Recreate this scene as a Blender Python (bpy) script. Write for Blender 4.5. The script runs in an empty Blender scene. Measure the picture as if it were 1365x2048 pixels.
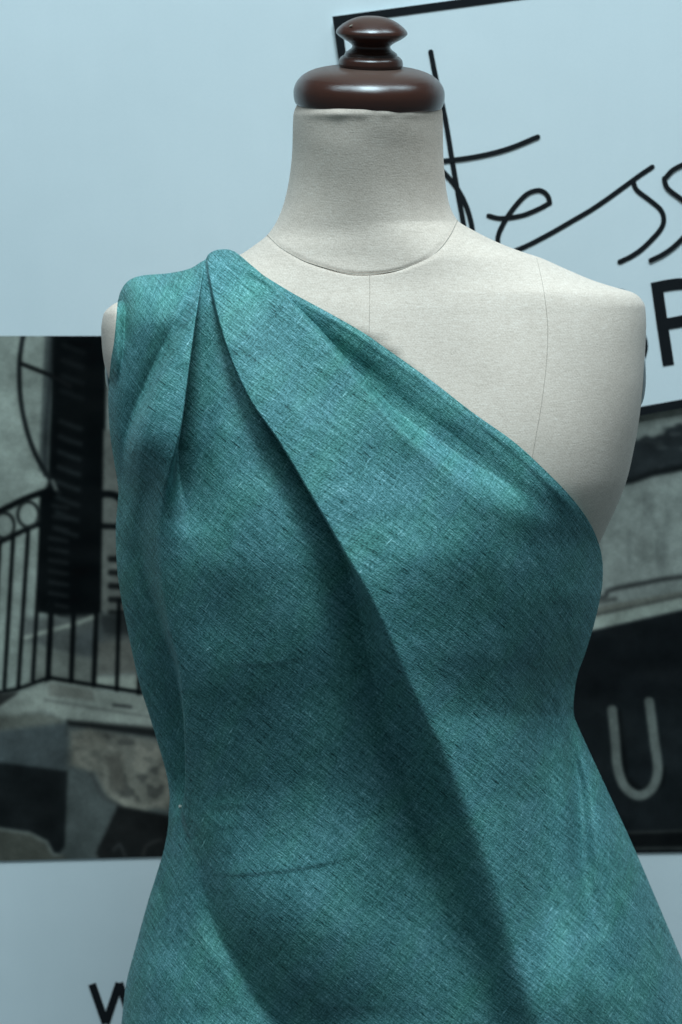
import bpy, bmesh, math
import numpy as np
from mathutils import Vector, Matrix

SC = bpy.context.scene
COL = SC.collection
rng = np.random.default_rng(7)

# ------------------------------------------------------------------ camera
W, H = 1365.0, 2048.0
DIST, FPX, PITCH = 1.6, 4320.0, math.radians(13)
ZC = 1.25
CAM = np.array([0.0, -DIST * math.cos(PITCH), ZC + DIST * math.sin(PITCH)])
FWD = np.array([0.0, math.cos(PITCH), -math.sin(PITCH)])
UP = np.array([0.0, math.sin(PITCH), math.cos(PITCH)])
RIGHT = np.array([1.0, 0.0, 0.0])


def at(px, py, Y):
    """point of the picture (px,py) at the depth Y, as world coordinates"""
    px = np.asarray(px, float); py = np.asarray(py, float); Y = np.asarray(Y, float)
    a = (px - W / 2) / FPX
    b = (H / 2 - py) / FPX
    dx = a
    dy = FWD[1] + b * UP[1]
    dz = FWD[2] + b * UP[2]
    k = (Y - CAM[1]) / dy
    return np.stack(np.broadcast_arrays(CAM[0] + k * dx, Y + 0 * k, CAM[2] + k * dz), -1)


cam_d = bpy.data.cameras.new('camera')
cam = bpy.data.objects.new('camera', cam_d)
COL.objects.link(cam)
cam.location = CAM
cam.rotation_euler = (math.radians(90) - PITCH, 0, 0)
cam_d.sensor_fit = 'VERTICAL'
cam_d.sensor_height = 36
cam_d.lens = FPX / H * 36
cam_d.clip_end = 100
cam_d.dof.use_dof = True
cam_d.dof.focus_distance = 1.52
cam_d.dof.aperture_fstop = 10
SC.camera = cam


# ------------------------------------------------------------------ helpers
def pchip(pts):
    """monotone cubic y(x) through the points"""
    p = np.array(sorted(pts), float)
    x, y = p[:, 0], p[:, 1]
    h = np.diff(x); d = np.diff(y) / h
    m = np.zeros_like(x)
    m[0], m[-1] = d[0], d[-1]
    for i in range(1, len(x) - 1):
        if d[i - 1] * d[i] > 0:
            w1, w2 = 2 * h[i] + h[i - 1], h[i] + 2 * h[i - 1]
            m[i] = (w1 + w2) / (w1 / d[i - 1] + w2 / d[i])

    def f(q):
        q = np.asarray(q, float)
        c = np.clip(q, x[0], x[-1])
        i = np.clip(np.searchsorted(x, c) - 1, 0, len(x) - 2)
        t = (c - x[i]) / h[i]
        r = (y[i] * (1 + 2 * t) * (1 - t) ** 2 + h[i] * m[i] * t * (1 - t) ** 2
             + y[i + 1] * t * t * (3 - 2 * t) + h[i] * m[i + 1] * t * t * (t - 1))
        return r
    return f


def catmull(pts, n=12):
    P = [np.array(p, float) for p in pts]
    P = [2 * P[0] - P[1]] + P + [2 * P[-1] - P[-2]]
    out = []
    for i in range(1, len(P) - 2):
        for k in range(n):
            t = k / n
            a, b, c, d = P[i - 1], P[i], P[i + 1], P[i + 2]
            out.append(.5 * (2 * b + (c - a) * t + (2 * a - 5 * b + 4 * c - d) * t * t
                             + (3 * b - a - 3 * c + d) * t ** 3))
    out.append(P[-2])
    return np.array(out)


def sstep(x, a, b):
    t = np.clip((x - a) / (b - a), 0, 1)
    return t * t * (3 - 2 * t)


def grid_mesh(name, co, mat, parent=None, uv=None, colour=None, wrap=False, flip=False):
    """a mesh from an (R, C, 3) array of points"""
    R, C = co.shape[:2]
    idx = np.arange(R * C).reshape(R, C)
    if wrap:
        idx = np.concatenate([idx, idx[:, :1]], 1)
    q = np.stack([idx[:-1, :-1], idx[1:, :-1], idx[1:, 1:], idx[:-1, 1:]], -1).reshape(-1, 4)
    if flip:
        q = q[:, ::-1]
    me = bpy.data.meshes.new(name)
    me.vertices.add(R * C)
    me.vertices.foreach_set('co', co.reshape(-1).astype(np.float32))
    n = len(q)
    me.loops.add(n * 4)
    me.polygons.add(n)
    me.loops.foreach_set('vertex_index', q.reshape(-1).astype(np.int32))
    me.polygons.foreach_set('loop_start', np.arange(0, n * 4, 4, dtype=np.int32))
    me.polygons.foreach_set('use_smooth', np.ones(n, dtype=bool))
    me.update(calc_edges=True)
    if uv is not None:
        l = me.uv_layers.new(name='UVMap')
        l.data.foreach_set('uv', uv.reshape(-1, 2)[q.reshape(-1)].reshape(-1).astype(np.float32))
    if colour is not None:
        a = me.color_attributes.new('ink', 'FLOAT_COLOR', 'POINT')
        a.data.foreach_set('color', colour.reshape(-1).astype(np.float32))
    me.materials.append(mat)
    o = bpy.data.objects.new(name, me)
    COL.objects.link(o)
    if parent:
        o.parent = parent
    return o


def bm_obj(name, bm, mat, parent=None, smooth=True):
    me = bpy.data.meshes.new(name)
    bmesh.ops.recalc_face_normals(bm, faces=bm.faces)
    bm.to_mesh(me); bm.free()
    me.materials.append(mat)
    if smooth:
        me.polygons.foreach_set('use_smooth', np.ones(len(me.polygons), dtype=bool))
    o = bpy.data.objects.new(name, me)
    COL.objects.link(o)
    if parent:
        o.parent = parent
    return o


def empty(name, label, cat, group=None):
    o = bpy.data.objects.new(name, None)
    COL.objects.link(o)
    o['label'] = label; o['category'] = cat
    if group:
        o['group'] = group
    o.empty_display_size = .05
    return o


def tag(o, label, cat, group=None, kind=None):
    if label: o['label'] = label
    if cat: o['category'] = cat
    if group: o['group'] = group
    if kind: o['kind'] = kind


def tube(name, pts, rad, mat, parent, sides=8):
    pts = np.asarray(pts, float)
    T = np.gradient(pts, axis=0)
    T /= np.linalg.norm(T, axis=1)[:, None] + 1e-12
    ref = np.array([0, 1.0, 0])
    A = np.cross(T, ref); A /= np.linalg.norm(A, axis=1)[:, None] + 1e-9
    B = np.cross(T, A)
    an = np.linspace(0, 2 * math.pi, sides, endpoint=False)
    r = np.broadcast_to(np.asarray(rad, float), (len(pts),))
    co = pts[:, None] + r[:, None, None] * (A[:, None] * np.cos(an)[None, :, None] + B[:, None] * np.sin(an)[None, :, None])
    return grid_mesh(name, co, mat, parent, wrap=True)


# ------------------------------------------------------------------ materials
class NT:
    def __init__(self, name):
        self.m = bpy.data.materials.new(name)
        self.m.use_nodes = True
        self.t = self.m.node_tree
        self.bsdf = self.t.nodes['Principled BSDF']

    def n(self, typ, **kw):
        nd = self.t.nodes.new(typ)
        for k, v in kw.items():
            setattr(nd, k, v)
        return nd

    def link(self, a, b):
        self.t.links.new(a, b)

    def val(self, sock, v):
        if hasattr(v, 'links') or isinstance(v, bpy.types.NodeSocket):
            self.link(v, sock)
        else:
            sock.default_value = v

    def math(self, op, a, b=0.0, c=None, clamp=False):
        nd = self.n('ShaderNodeMath', operation=op, use_clamp=clamp)
        self.val(nd.inputs[0], a); self.val(nd.inputs[1], b)
        if c is not None:
            self.val(nd.inputs[2], c)
        return nd.outputs[0]

    def noise(self, vec, scale, detail=3, rough=.5):
        nd = self.n('ShaderNodeTexNoise')
        self.link(vec, nd.inputs['Vector'])
        nd.inputs['Scale'].default_value = scale
        nd.inputs['Detail'].default_value = detail
        nd.inputs['Roughness'].default_value = rough
        return nd.outputs['Fac']

    def mapping(self, vec, loc=(0, 0, 0), rot=(0, 0, 0), scale=(1, 1, 1)):
        nd = self.n('ShaderNodeMapping')
        self.link(vec, nd.inputs['Vector'])
        nd.inputs['Location'].default_value = loc
        nd.inputs['Rotation'].default_value = rot
        nd.inputs['Scale'].default_value = scale
        return nd.outputs['Vector']

    def mix(self, fac, a, b, blend='MIX'):
        nd = self.n('ShaderNodeMix', data_type='RGBA', blend_type=blend)
        self.val(nd.inputs['Factor'], fac)
        for s, v in ((nd.inputs[6], a), (nd.inputs[7], b)):
            if isinstance(v, tuple):
                s.default_value = v if len(v) == 4 else (*v, 1)
            else:
                self.link(v, s)
        return nd.outputs[2]

    def ramp(self, fac, stops):
        nd = self.n('ShaderNodeValToRGB')
        self.link(fac, nd.inputs['Fac'])
        e = nd.color_ramp.elements
        while len(e) < len(stops):
            e.new(.5)
        for x, (p, c) in zip(e, stops):
            x.position = p
            x.color = (*c, 1) if len(c) == 3 else c
        return nd.outputs['Color']

    def bump(self, h, strength, dist):
        nd = self.n('ShaderNodeBump')
        self.link(h, nd.inputs['Height'])
        nd.inputs['Strength'].default_value = strength
        nd.inputs['Distance'].default_value = dist
        self.link(nd.outputs['Normal'], self.bsdf.inputs['Normal'])
        return nd

    def set(self, **kw):
        for k, v in kw.items():
            s = self.bsdf.inputs[k.replace('_', ' ')]
            if isinstance(v, tuple):
                s.default_value = v if len(v) == 4 else (*v, 1)
            else:
                self.val(s, v)


def sin_of(M, sock, pitch):
    return M.math('SINE', M.math('MULTIPLY', sock, 2 * math.pi / pitch))


def linen():
    M = NT('teal_linen')
    uv = M.n('ShaderNodeUVMap', uv_map='UVMap').outputs['UV']
    # irregular hand of the yarn: a slow warp of the weave
    wob = M.n('ShaderNodeTexNoise'); M.link(uv, wob.inputs['Vector'])
    wob.inputs['Scale'].default_value = 9; wob.inputs['Detail'].default_value = 2
    vm = M.n('ShaderNodeVectorMath', operation='SCALE'); M.link(wob.outputs['Color'], vm.inputs[0]); vm.inputs['Scale'].default_value = .0035
    va = M.n('ShaderNodeVectorMath', operation='ADD'); M.link(uv, va.inputs[0]); M.link(vm.outputs[0], va.inputs[1])
    g = M.mapping(va.outputs[0], rot=(0, 0, math.radians(38)))
    sp = M.n('ShaderNodeSeparateXYZ'); M.link(g, sp.inputs[0])
    a, b = sp.outputs[0], sp.outputs[1]
    # single yarns and slubs running along both yarn systems
    s1 = M.noise(M.mapping(g, scale=(60, 1050, 1)), 1, 2, .62)
    s2 = M.noise(M.mapping(g, loc=(7, 3, 0), rot=(0, 0, math.radians(-8)), scale=(1050, 105, 1)), 1, 2, .62)
    s3 = M.noise(M.mapping(g, loc=(1, 9, 0), scale=(22, 420, 1)), 1, 2, .6)
    s4 = M.noise(M.mapping(g, loc=(4, 2, 0), rot=(0, 0, math.radians(-8)), scale=(400, 30, 1)), 1, 2, .6)
    s5 = M.noise(M.mapping(g, loc=(14, 12, 0), scale=(75, 620, 1)), 1, 1, .5)
    cl = M.noise(M.mapping(g, scale=(20, 30, 1)), 1, 4, .62)
    fine = M.noise(M.mapping(g, rot=(0, 0, math.radians(-24)), scale=(560, 1150, 1)), 1, 1, .6)
    # scattered dark knots and pale thick places in the yarn
    knot = M.math('MULTIPLY', M.math('SUBTRACT', s5, .65, clamp=True), -3.2)
    s6 = M.noise(M.mapping(g, loc=(24, 2, 0), rot=(0, 0, math.radians(-8)), scale=(620, 80, 1)), 1, 1, .5)
    pale = M.math('MULTIPLY', M.math('SUBTRACT', s6, .69, clamp=True), 3.6)

    def c(s, k):
        return M.math('MULTIPLY', M.math('SUBTRACT', s, .5), k)
    f = M.math('ADD', 0.0, .5)
    for s, k in ((s1, .88), (s2, .66), (s3, .55), (s4, .30), (cl, .34), (fine, 1.1)):
        f = M.math('ADD', f, c(s, k))
    f = M.math('ADD', f, M.math('ADD', knot, pale))
    f = M.math('MAXIMUM', M.math('MINIMUM', f, 1.0), 0.0)
    col = M.ramp(f, [(0, (.008, .040, .040)), (.34, (.044, .145, .142)), (.58, (.094, .245, .252)), (.82, (.178, .370, .392)), (1, (.34, .58, .61))])
    # greener and bluer patches of the dye
    gr = M.noise(M.mapping(g, loc=(2, 5, 0), scale=(34, 12, 1)), 1, 3, .6)
    col = M.mix(M.math('MULTIPLY', M.math('SUBTRACT', gr, .42), 2.2, clamp=True), col, (.92, 1.1, .86), 'MULTIPLY')
    M.link(col, M.bsdf.inputs['Base Color'])
    M.set(Roughness=.6, Specular_IOR_Level=.2, Sheen_Weight=.04, Sheen_Roughness=.4, Sheen_Tint=(.55, .85, .9))
    M.bump(f, .5, .0006)
    return M.m


def canvas():
    M = NT('beige_canvas')
    tc = M.n('ShaderNodeTexCoord').outputs['Object']
    sp = M.n('ShaderNodeSeparateXYZ'); M.link(tc, sp.inputs[0])
    d1 = M.math('ADD', M.math('MULTIPLY', sp.outputs[0], .8), M.math('MULTIPLY', sp.outputs[2], .6))
    tw = sin_of(M, d1, .0016)
    n1 = M.noise(tc, 900, 2, .6)
    n2 = M.noise(M.mapping(tc, scale=(160, 160, 1000)), 1, 2, .6)
    n3 = M.noise(tc, 9, 4, .6)
    n4 = M.noise(tc, 70, 3, .6)
    f = M.math('ADD', .5, M.math('MULTIPLY', tw, .03))
    for s, k in ((n1, 1.0), (n2, .6), (n3, .3), (n4, .2)):
        f = M.math('ADD', f, M.math('MULTIPLY', M.math('SUBTRACT', s, .5), k))
    f = M.math('MAXIMUM', M.math('MINIMUM', f, 1.0), 0.0)
    col = M.ramp(f, [(0, (.46, .36, .29)), (.5, (.66, .518, .425)), (1, (.83, .69, .59))])
    M.link(col, M.bsdf.inputs['Base Color'])
    M.set(Roughness=.85, Specular_IOR_Level=.15, Sheen_Weight=.1, Sheen_Roughness=.5)
    M.bump(f, .35, .0004)
    return M.m


def wood():
    M = NT('dark_turned_wood')
    tc = M.n('ShaderNodeTexCoord').outputs['Object']
    w = M.n('ShaderNodeTexWave', wave_type='BANDS', bands_direction='DIAGONAL')
    M.link(M.mapping(tc, scale=(1, 1, 3)), w.inputs['Vector'])
    w.inputs['Scale'].default_value = 22; w.inputs['Distortion'].default_value = 7; w.inputs['Detail'].default_value = 4
    w.inputs['Detail Scale'].default_value = 2
    st = M.noise(M.mapping(tc, scale=(300, 60, 900)), 1, 3, .6)
    pt = M.noise(tc, 26, 3, .6)
    f = M.math('ADD', M.math('MULTIPLY', w.outputs['Fac'], .32), M.math('MULTIPLY', st, .45))
    f = M.math('ADD', f, M.math('MULTIPLY', M.math('SUBTRACT', pt, .3), .75))
    col = M.ramp(f, [(0.25, (.004, .0025, .002)), (.50, (.026, .0085, .0050)), (.66, (.075, .019, .0095)), (.9, (.15, .052, .028))])
    # dull dust that lies on faces looking up
    ge = M.n('ShaderNodeNewGeometry')
    s2 = M.n('ShaderNodeSeparateXYZ'); M.link(ge.outputs['Normal'], s2.inputs[0])
    dust = M.math('MULTIPLY', M.math('SUBTRACT', s2.outputs[2], .72, clamp=True), M.math('ADD', .35, M.noise(tc, 60, 4, .7)))
    col = M.mix(M.math('MULTIPLY', dust, .9, clamp=True), col, (.22, .16, .125))
    M.link(col, M.bsdf.inputs['Base Color'])
    M.set(Coat_Weight=.2, Coat_Roughness=.16)
    M.link(M.math('ADD', .15, M.math('ADD', M.math('MULTIPLY', pt, .16), M.math('MULTIPLY', dust, 1.2))), M.bsdf.inputs['Roughness'])
    M.set(Specular_IOR_Level=.5)
    M.bump(M.math('ADD', st, M.noise(tc, 240, 3, .6)), .12, .0006)
    return M.m


def plain(name, col, rough=.5, metal=0.0, spec=.5, var=.0, scale=30):
    M = NT(name)
    tc = M.n('ShaderNodeTexCoord').outputs['Object']
    nz = M.noise(tc, scale, 4, .6)
    k = M.math('ADD', 1 - var / 2, M.math('MULTIPLY', nz, var))
    cc = M.n('ShaderNodeVectorMath', operation='SCALE')
    cc.inputs[0].default_value = col
    M.link(k, cc.inputs['Scale'])
    M.link(cc.outputs[0], M.bsdf.inputs['Base Color'])
    M.set(Roughness=rough, Metallic=metal, Specular_IOR_Level=spec)
    return M.m


def banner_white():
    M = NT('white_banner_vinyl')
    tc = M.n('ShaderNodeTexCoord').outputs['Object']
    n1 = M.noise(tc, 5, 3, .55)
    n2 = M.noise(M.mapping(tc, scale=(900, 1, 900)), 1, 2, .6)
    n3 = M.noise(M.mapping(tc, scale=(40, 1, 6)), 1, 3, .6)
    f = M.math('ADD', M.math('MULTIPLY', n1, .45), M.math('ADD', M.math('MULTIPLY', n2, .35), M.math('MULTIPLY', n3, .2)))
    col = M.ramp(f, [(.2, (.70, .745, .755)), (.8, (.80, .83, .835))])
    sk = M.noise(tc, 42, 2, .5)
    spk = M.math('GREATER_THAN', sk, .80)
    col = M.mix(M.math('MULTIPLY', spk, .25), col, (.35, .35, .36))
    M.link(col, M.bsdf.inputs['Base Color'])
    M.set(Roughness=.6, Specular_IOR_Level=.2)
    M.bump(M.math('ADD', n1, M.math('MULTIPLY', n2, .02)), .12, .01)
    return M.m


def print_mat():
    M = NT('printed_photograph')
    at_ = M.n('ShaderNodeAttribute', attribute_name='ink')
    tc = M.n('ShaderNodeTexCoord').outputs['Object']
    n1 = M.noise(tc, 46, 5, .62)
    n2 = M.noise(tc, 420, 2, .6)
    k = M.math('ADD', .55, M.math('ADD', M.math('MULTIPLY', n1, .62), M.math('MULTIPLY', n2, .28)))
    cc = M.n('ShaderNodeVectorMath', operation='SCALE')
    M.link(at_.outputs['Color'], cc.inputs[0]); M.link(k, cc.inputs['Scale'])
    M.link(cc.outputs[0], M.bsdf.inputs['Base Color'])
    M.set(Roughness=.6, Specular_IOR_Level=.06)
    return M.m


M_LINEN, M_CANVAS, M_WOOD = linen(), canvas(), wood()
M_WHITE, M_PRINT = banner_white(), print_mat()
M_INK = plain('black_print_ink', (.008, .009, .011), .55, 0, .2, .3, 40)
M_SEAM = plain('seam_thread', (.43, .36, .30), .9, 0, .1, .9, 420)
M_STEEL = plain('pale_steel', (.62, .63, .62), .3, 1.0, .5, .2, 60)
M_PEARL = plain('pearl_pin_head', (.78, .72, .62), .25, 0, .5, .1, 60)

# ------------------------------------------------------------------ the dress form
bodyL = pchip([(195, 604), (210, 594), (232, 587), (300, 585), (350, 580), (400, 570), (440, 555), (470, 535), (490, 510), (510, 480), (535, 430),
               (562, 360), (585, 290), (600, 245), (612, 222), (630, 207), (660, 203), (700, 205), (740, 212), (770, 222), (840, 262), (900, 300), (1000, 325),
               (1100, 345), (1250, 385), (1450, 440), (1600, 460), (1800, 430), (2000, 390), (2170, 370)])
bodyR = pchip([(195, 873), (210, 882), (232, 886), (300, 887), (350, 890), (400, 897), (440, 915), (462, 950), (482, 990), (502, 1040), (515, 1080), (537, 1130),
               (562, 1190), (576, 1235), (585, 1266), (597, 1282), (615, 1291), (650, 1293), (700, 1291), (760, 1288), (830, 1280),
               (900, 1268), (960, 1254), (1010, 1235), (1060, 1212), (1110, 1190), (1200, 1172), (1300, 1135), (1430, 1112), (1550, 1120),
               (1750, 1160), (1950, 1215), (2170, 1260)])
fYc = pchip([(195, .012), (440, .022), (600, .030), (900, .034), (2170, .03)])
fBf = pchip([(195, .050), (210, .0535), (232, .055), (350, .056), (440, .060), (500, .068), (548, .076), (620, .092), (750, .116), (900, .139), (1030, .154), (1140, .161), (1280, .158),
             (1450, .146), (1600, .140), (1800, .143), (2000, .152), (2170, .158)])
fN = pchip([(195, 2.0), (440, 2.05), (520, 2.3), (600, 2.8), (800, 3.1), (960, 2.8), (1100, 2.4), (1450, 2.2), (2170, 2.2)])
fBb = pchip([(195, .055), (440, .062), (600, .085), (900, .11), (1450, .10), (2170, .15)])


def section(px, py, L, R):
    xc, w = (L + R) / 2, (R - L) / 2
    t = np.clip(np.abs((px - xc) / w), 0, 1)
    n = fN(py)
    return (1 - t ** n) ** (1 / n)


edge_pts = catmull([(470, 503), (488, 517), (505, 533), (520, 546), (536, 556), (589, 588), (657, 625), (725, 664), (783, 704), (867, 764), (946, 825), (1025, 881), (1082, 932),
                    (1140, 991), (1179, 1044), (1199, 1090), (1206, 1127)], 16)


def padding(px, py):
    """the soft form yields a little where the heavy cloth lies on it; faint unevenness everywhere"""
    ex = np.interp(py, np.concatenate([[400], edge_pts[:, 1], [1180, 1240]]), np.concatenate([[440], edge_pts[:, 0], [1500, 2500]]))
    k = sstep(ex - px, 14, 110) * np.maximum(sstep(px, 230, 268), sstep(py, 780, 860))
    return .032 * k - .0005 * (np.sin(px / 61 + py / 83) + np.sin(px / 37 - py / 49 + 2)) * sstep(py, 240, 300)


def body_depth(px, py):
    L, R = bodyL(py), bodyR(py)
    inside = (px > L) & (px < R)
    F = section(px, py, L, R)
    Y = fYc(py) - fBf(py) * F + padding(px, py) * sstep(F, .05, .5)
    return np.where(inside, Y, 9.0)


seam_pts = catmull([(528, 464), (535, 470), (560, 494), (590, 512), (620, 526), (680, 543), (725, 548), (790, 542), (850, 520), (880, 498), (902, 468), (915, 441), (920, 432)])
o_ = np.argsort(seam_pts[:, 0])


def seam_y(px):
    return np.interp(px, seam_pts[o_, 0], seam_pts[o_, 1])


NTH = 320
th = np.linspace(0, 2 * math.pi, NTH, endpoint=False)
ct, st_ = np.cos(th), np.sin(th)


def ring_xy(theta_c, theta_s, py):
    L, R = bodyL(py), bodyR(py)
    n = fN(py)
    px = (L + R) / 2 - (R - L) / 2 * np.sign(theta_c) * np.abs(theta_c) ** (2 / n)
    b = np.where(theta_s >= 0, fBf(py), fBb(py))
    Y = fYc(py) - np.sign(theta_s) * b * np.abs(theta_s) ** (2 / n)
    return px, Y


lo, hi = np.full(NTH, 425.0), np.full(NTH, 556.0)
for _ in range(40):
    mid = (lo + hi) / 2
    px, _y = ring_xy(ct, np.maximum(st_, 0), mid)
    up = mid > seam_y(px)
    hi = np.where(up, mid, hi); lo = np.where(up, lo, mid)
seam_th = (lo + hi) / 2
back = st_ < 0
yl, yr = seam_th[0], seam_th[NTH // 2]
f_ = (1 - ct) / 2
seam_th = np.where(back, yl * (1 - f_) + yr * f_ - 22 * np.abs(st_), seam_th)


def body_rows(PY, groove):
    TC, TS = np.broadcast_to(ct, PY.shape), np.broadcast_to(st_, PY.shape)
    PX, Y = ring_xy(TC, TS, PY)
    d = np.exp(-((PY - seam_th[None]) / 3.5) ** 2)
    Y = Y + np.sign(TS) * .0009 * d * groove
    # loose puckers of the cover where it is tucked under the wooden cap
    pk = np.exp(-((PY - 228) / 9) ** 2) * (.0003 + .0013 * np.exp(-((TC - .45) / .3) ** 2) + .0008 * np.exp(-((TC + .75) / .2) ** 2) + .0002 * np.sin(TC * 19))
    Y = Y - TS * pk
    F = np.maximum(np.sign(TS) * np.abs(TS) ** (2 / fN(PY)), 0)
    Y = Y + padding(PX, PY) * sstep(F, .05, .5)
    return at(PX, PY, Y)


form = empty('dress_form', 'beige canvas tailor dress form with dark turned wood neck cap wearing a teal drape', 'dress form')
k = np.linspace(0, 1, 150)[:, None]
neck = grid_mesh('neck', body_rows(195 + (seam_th[None] - 195) * k, 1), M_CANVAS, form, wrap=True)
k = (np.linspace(0, 1, 420)[:, None]) ** 1.25
torso = grid_mesh('torso', body_rows(seam_th[None] + (2170 - seam_th[None]) * k, 1), M_CANVAS, form, wrap=True)


def seam_line(pts, parent, r=.00032):
    p = catmull(pts, 14)
    Y = body_depth(p[:, 0], p[:, 1])
    tube('seam', at(p[:, 0], p[:, 1], Y - .00012), r, M_SEAM, parent, 6)


sp_ = np.array([ring_xy(ct[i], max(st_[i], 0), seam_th[i]) for i in range(1, NTH // 2)])
tube('seam', at(sp_[:, 0], seam_th[1:NTH // 2], sp_[:, 1] + .00042), .00034, M_SEAM, torso, 6)
seam_line([(740, 551), (740, 600), (739, 650), (738, 720), (738, 800)], torso, .00016)
seam_line([(1074, 517), (1084, 560), (1092, 610), (1096, 660), (1093, 730), (1083, 810), (1071, 880), (1060, 950), (1058, 1020)], torso, .00018)
seam_line([(470, 520), (455, 580), (448, 680), (455, 780), (470, 900)], torso, .00026)


# arm plates closing the armholes
def arm_plate(px, py, rz_px, side):
    Y0 = float(fYc(py))
    c = at(px, py, Y0 - .004)
    bm = bmesh.new()
    bmesh.ops.create_uvsphere(bm, u_segments=40, v_segments=20, radius=1)
    S = 2700.0
    for v in bm.verts:
        v.co = Vector((c[0] + v.co.x * .0036, c[1] + v.co.y * .020, c[2] + v.co.z * rz_px / S - side * v.co.x * 0))
    o = bm_obj('arm_plate', bm, M_STEEL, form)
    o.rotation_euler = (0, 0, 0)
    return o


arm_plate(221.5, 742, 40, -1)
arm_plate(1280.5, 752, 60, 1)


# turned wooden cap and knob
def lathe(name, prof, mat, parent, ang=96):
    """prof: (r, z) in picture pixels, smoothed"""
    p = catmull(prof, 8)
    p[:, 0] = np.maximum(p[:, 0], 0.0)
    a = np.linspace(0, 2 * math.pi, ang, endpoint=False)
    co = np.stack([p[:, :1] * np.cos(a), p[:, :1] * np.sin(a), np.broadcast_to(p[:, 1:2], (len(p), ang))], -1)
    return grid_mesh(name, co, mat, parent, wrap=True)


capY = .012
base = at(738, 212, capY)
d0 = float(np.linalg.norm(at(739, 212, capY) - base))
cap = lathe('neck_cap', [(40, 2), (120, 0), (142, 0), (147, 3), (149.5, 9), (151, 19), (150.5, 31), (146, 43), (136, 55), (120, 65), (100, 71.5), (78, 75), (40, 77), (0, 77)], M_WOOD, form)
knob = lathe('knob', [(0, 70), (50, 72), (57, 73.5), (61, 76), (64, 81), (64, 86), (62, 92), (57, 97), (53, 99), (52.5, 101), (51, 104), (45, 108.5), (40, 112.5), (38, 116), (39.5, 120),
                      (46, 125), (57, 131), (66, 137), (70.5, 141.5), (71, 144), (68, 150), (60, 157.5), (47, 166), (31, 172.5), (15, 175.5), (0, 176)], M_WOOD, cap)
knob.location = (1.5, 0, 0)
cap.location = base
cap.scale = (d0,) * 3
cap.rotation_euler = (math.radians(4.5), 0, math.radians(20))
# a small pale chip in the varnish of the knob
bm = bmesh.new()
bmesh.ops.create_uvsphere(bm, u_segments=12, v_segments=8, radius=1)
for v in bm.verts:
    v.co = Vector((v.co.x * 7, v.co.y * 1.6, v.co.z * 1.3))
chip = bm_obj('varnish_chip', bm, plain('bare_wood_chip', (.55, .47, .38), .7, 0, .2, .3, 200), cap)
_rc = math.radians(-20)
chip.location = (60.5 * math.cos(math.radians(228 - 20)), 60.5 * math.sin(math.radians(228 - 20)), 159.5)
chip.rotation_euler = (math.radians(35), math.radians(-18), math.radians(228 - 20 + 70))


# ------------------------------------------------------------------ the teal drape
top_pts = catmull([(236, 602), (243, 580), (258, 561), (285, 551), (340, 546), (380, 537), (402, 524), (411, 519), (418, 508), (430, 501), (444, 498.5), (458, 499), (470, 503)], 16)
left_pts = catmull([(236, 602), (229, 680), (222, 725), (217, 793), (220, 863), (228, 918), (237, 975), (236, 1002), (232, 1058), (234, 1127), (240, 1180), (253, 1248), (277, 1358), (298, 1427),
                    (316, 1486), (333, 1546), (339.5, 1591), (338, 1620), (336, 1656), (328, 1700), (311, 1757), (295, 1808), (271, 1896), (253, 1966), (244, 2040), (236, 2100), (230, 2180)], 16)
right_pts = catmull([(1206, 1127), (1206, 1155), (1203, 1185), (1190, 1244), (1171, 1307), (1156, 1348), (1149, 1390), (1148, 1425), (1154, 1446), (1175, 1493), (1200, 1547), (1225, 1601),
                     (1254, 1663), (1285, 1733), (1336, 1853), (1365, 1921), (1410, 2030), (1460, 2180)], 16)
hx, hy = top_pts[:, 0], top_pts[:, 1]
HT = np.concatenate([hy, [503]]); HX = np.concatenate([hx, [900]])


def htop(px):
    return np.interp(px, HX, HT)


def row_py(r, px):
    return r + 503 + (htop(px) - 503) * np.exp(-r / 260)


def solve_r(p):
    lo = np.full(len(p), -5.0); hi = np.full(len(p), 1800.0)
    for _ in range(50):
        m = (lo + hi) / 2
        up = row_py(m, p[:, 0]) > p[:, 1]
        hi = np.where(up, m, hi); lo = np.where(up, lo, m)
    return np.maximum.accumulate((lo + hi) / 2 + np.arange(len(p)) * 1e-6)


rl = solve_r(left_pts)
er = np.concatenate([edge_pts, right_pts[1:]])
rr = solve_r(er)
NV, NU = 940, 720
RMAX = 1668
v = np.linspace(0, 1, NV)
rv = RMAX * (.35 * v ** 2 + .65 * v)
u = np.linspace(0, 1, NU)
su = .55 * (.5 - .5 * np.cos(math.pi * u)) + .45 * u
xl = np.interp(rv, rl, left_pts[:, 0])
xr = np.interp(rv, rr, er[:, 0])
PX = xl[:, None] + (xr - xl)[:, None] * su[None]
RV = np.broadcast_to(rv[:, None], PX.shape)
PY = row_py(RV, PX)

cl_f = pchip([(499, 236), (602, 236)] + [tuple(p[::-1]) for p in left_pts[16::16]])
crs = [(499, 1150), (560, 1240), (600, 1292), (700, 1296), (830, 1288), (960, 1262), (1040, 1235), (1090, 1217)]
cr_f = pchip(crs + [tuple(p[::-1]) for p in right_pts[16::16]])


def line(pts):
    """signed distance to a fold line that runs down the cloth: + on its right"""
    f = pchip([(p[1], p[0]) for p in pts])

    def e(px, py):
        s = (f(py + 2) - f(py - 2)) / 4
        return (px - f(py)) / np.sqrt(1 + s * s), s
    return e


def prof(*pts):
    return pchip(pts)


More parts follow.
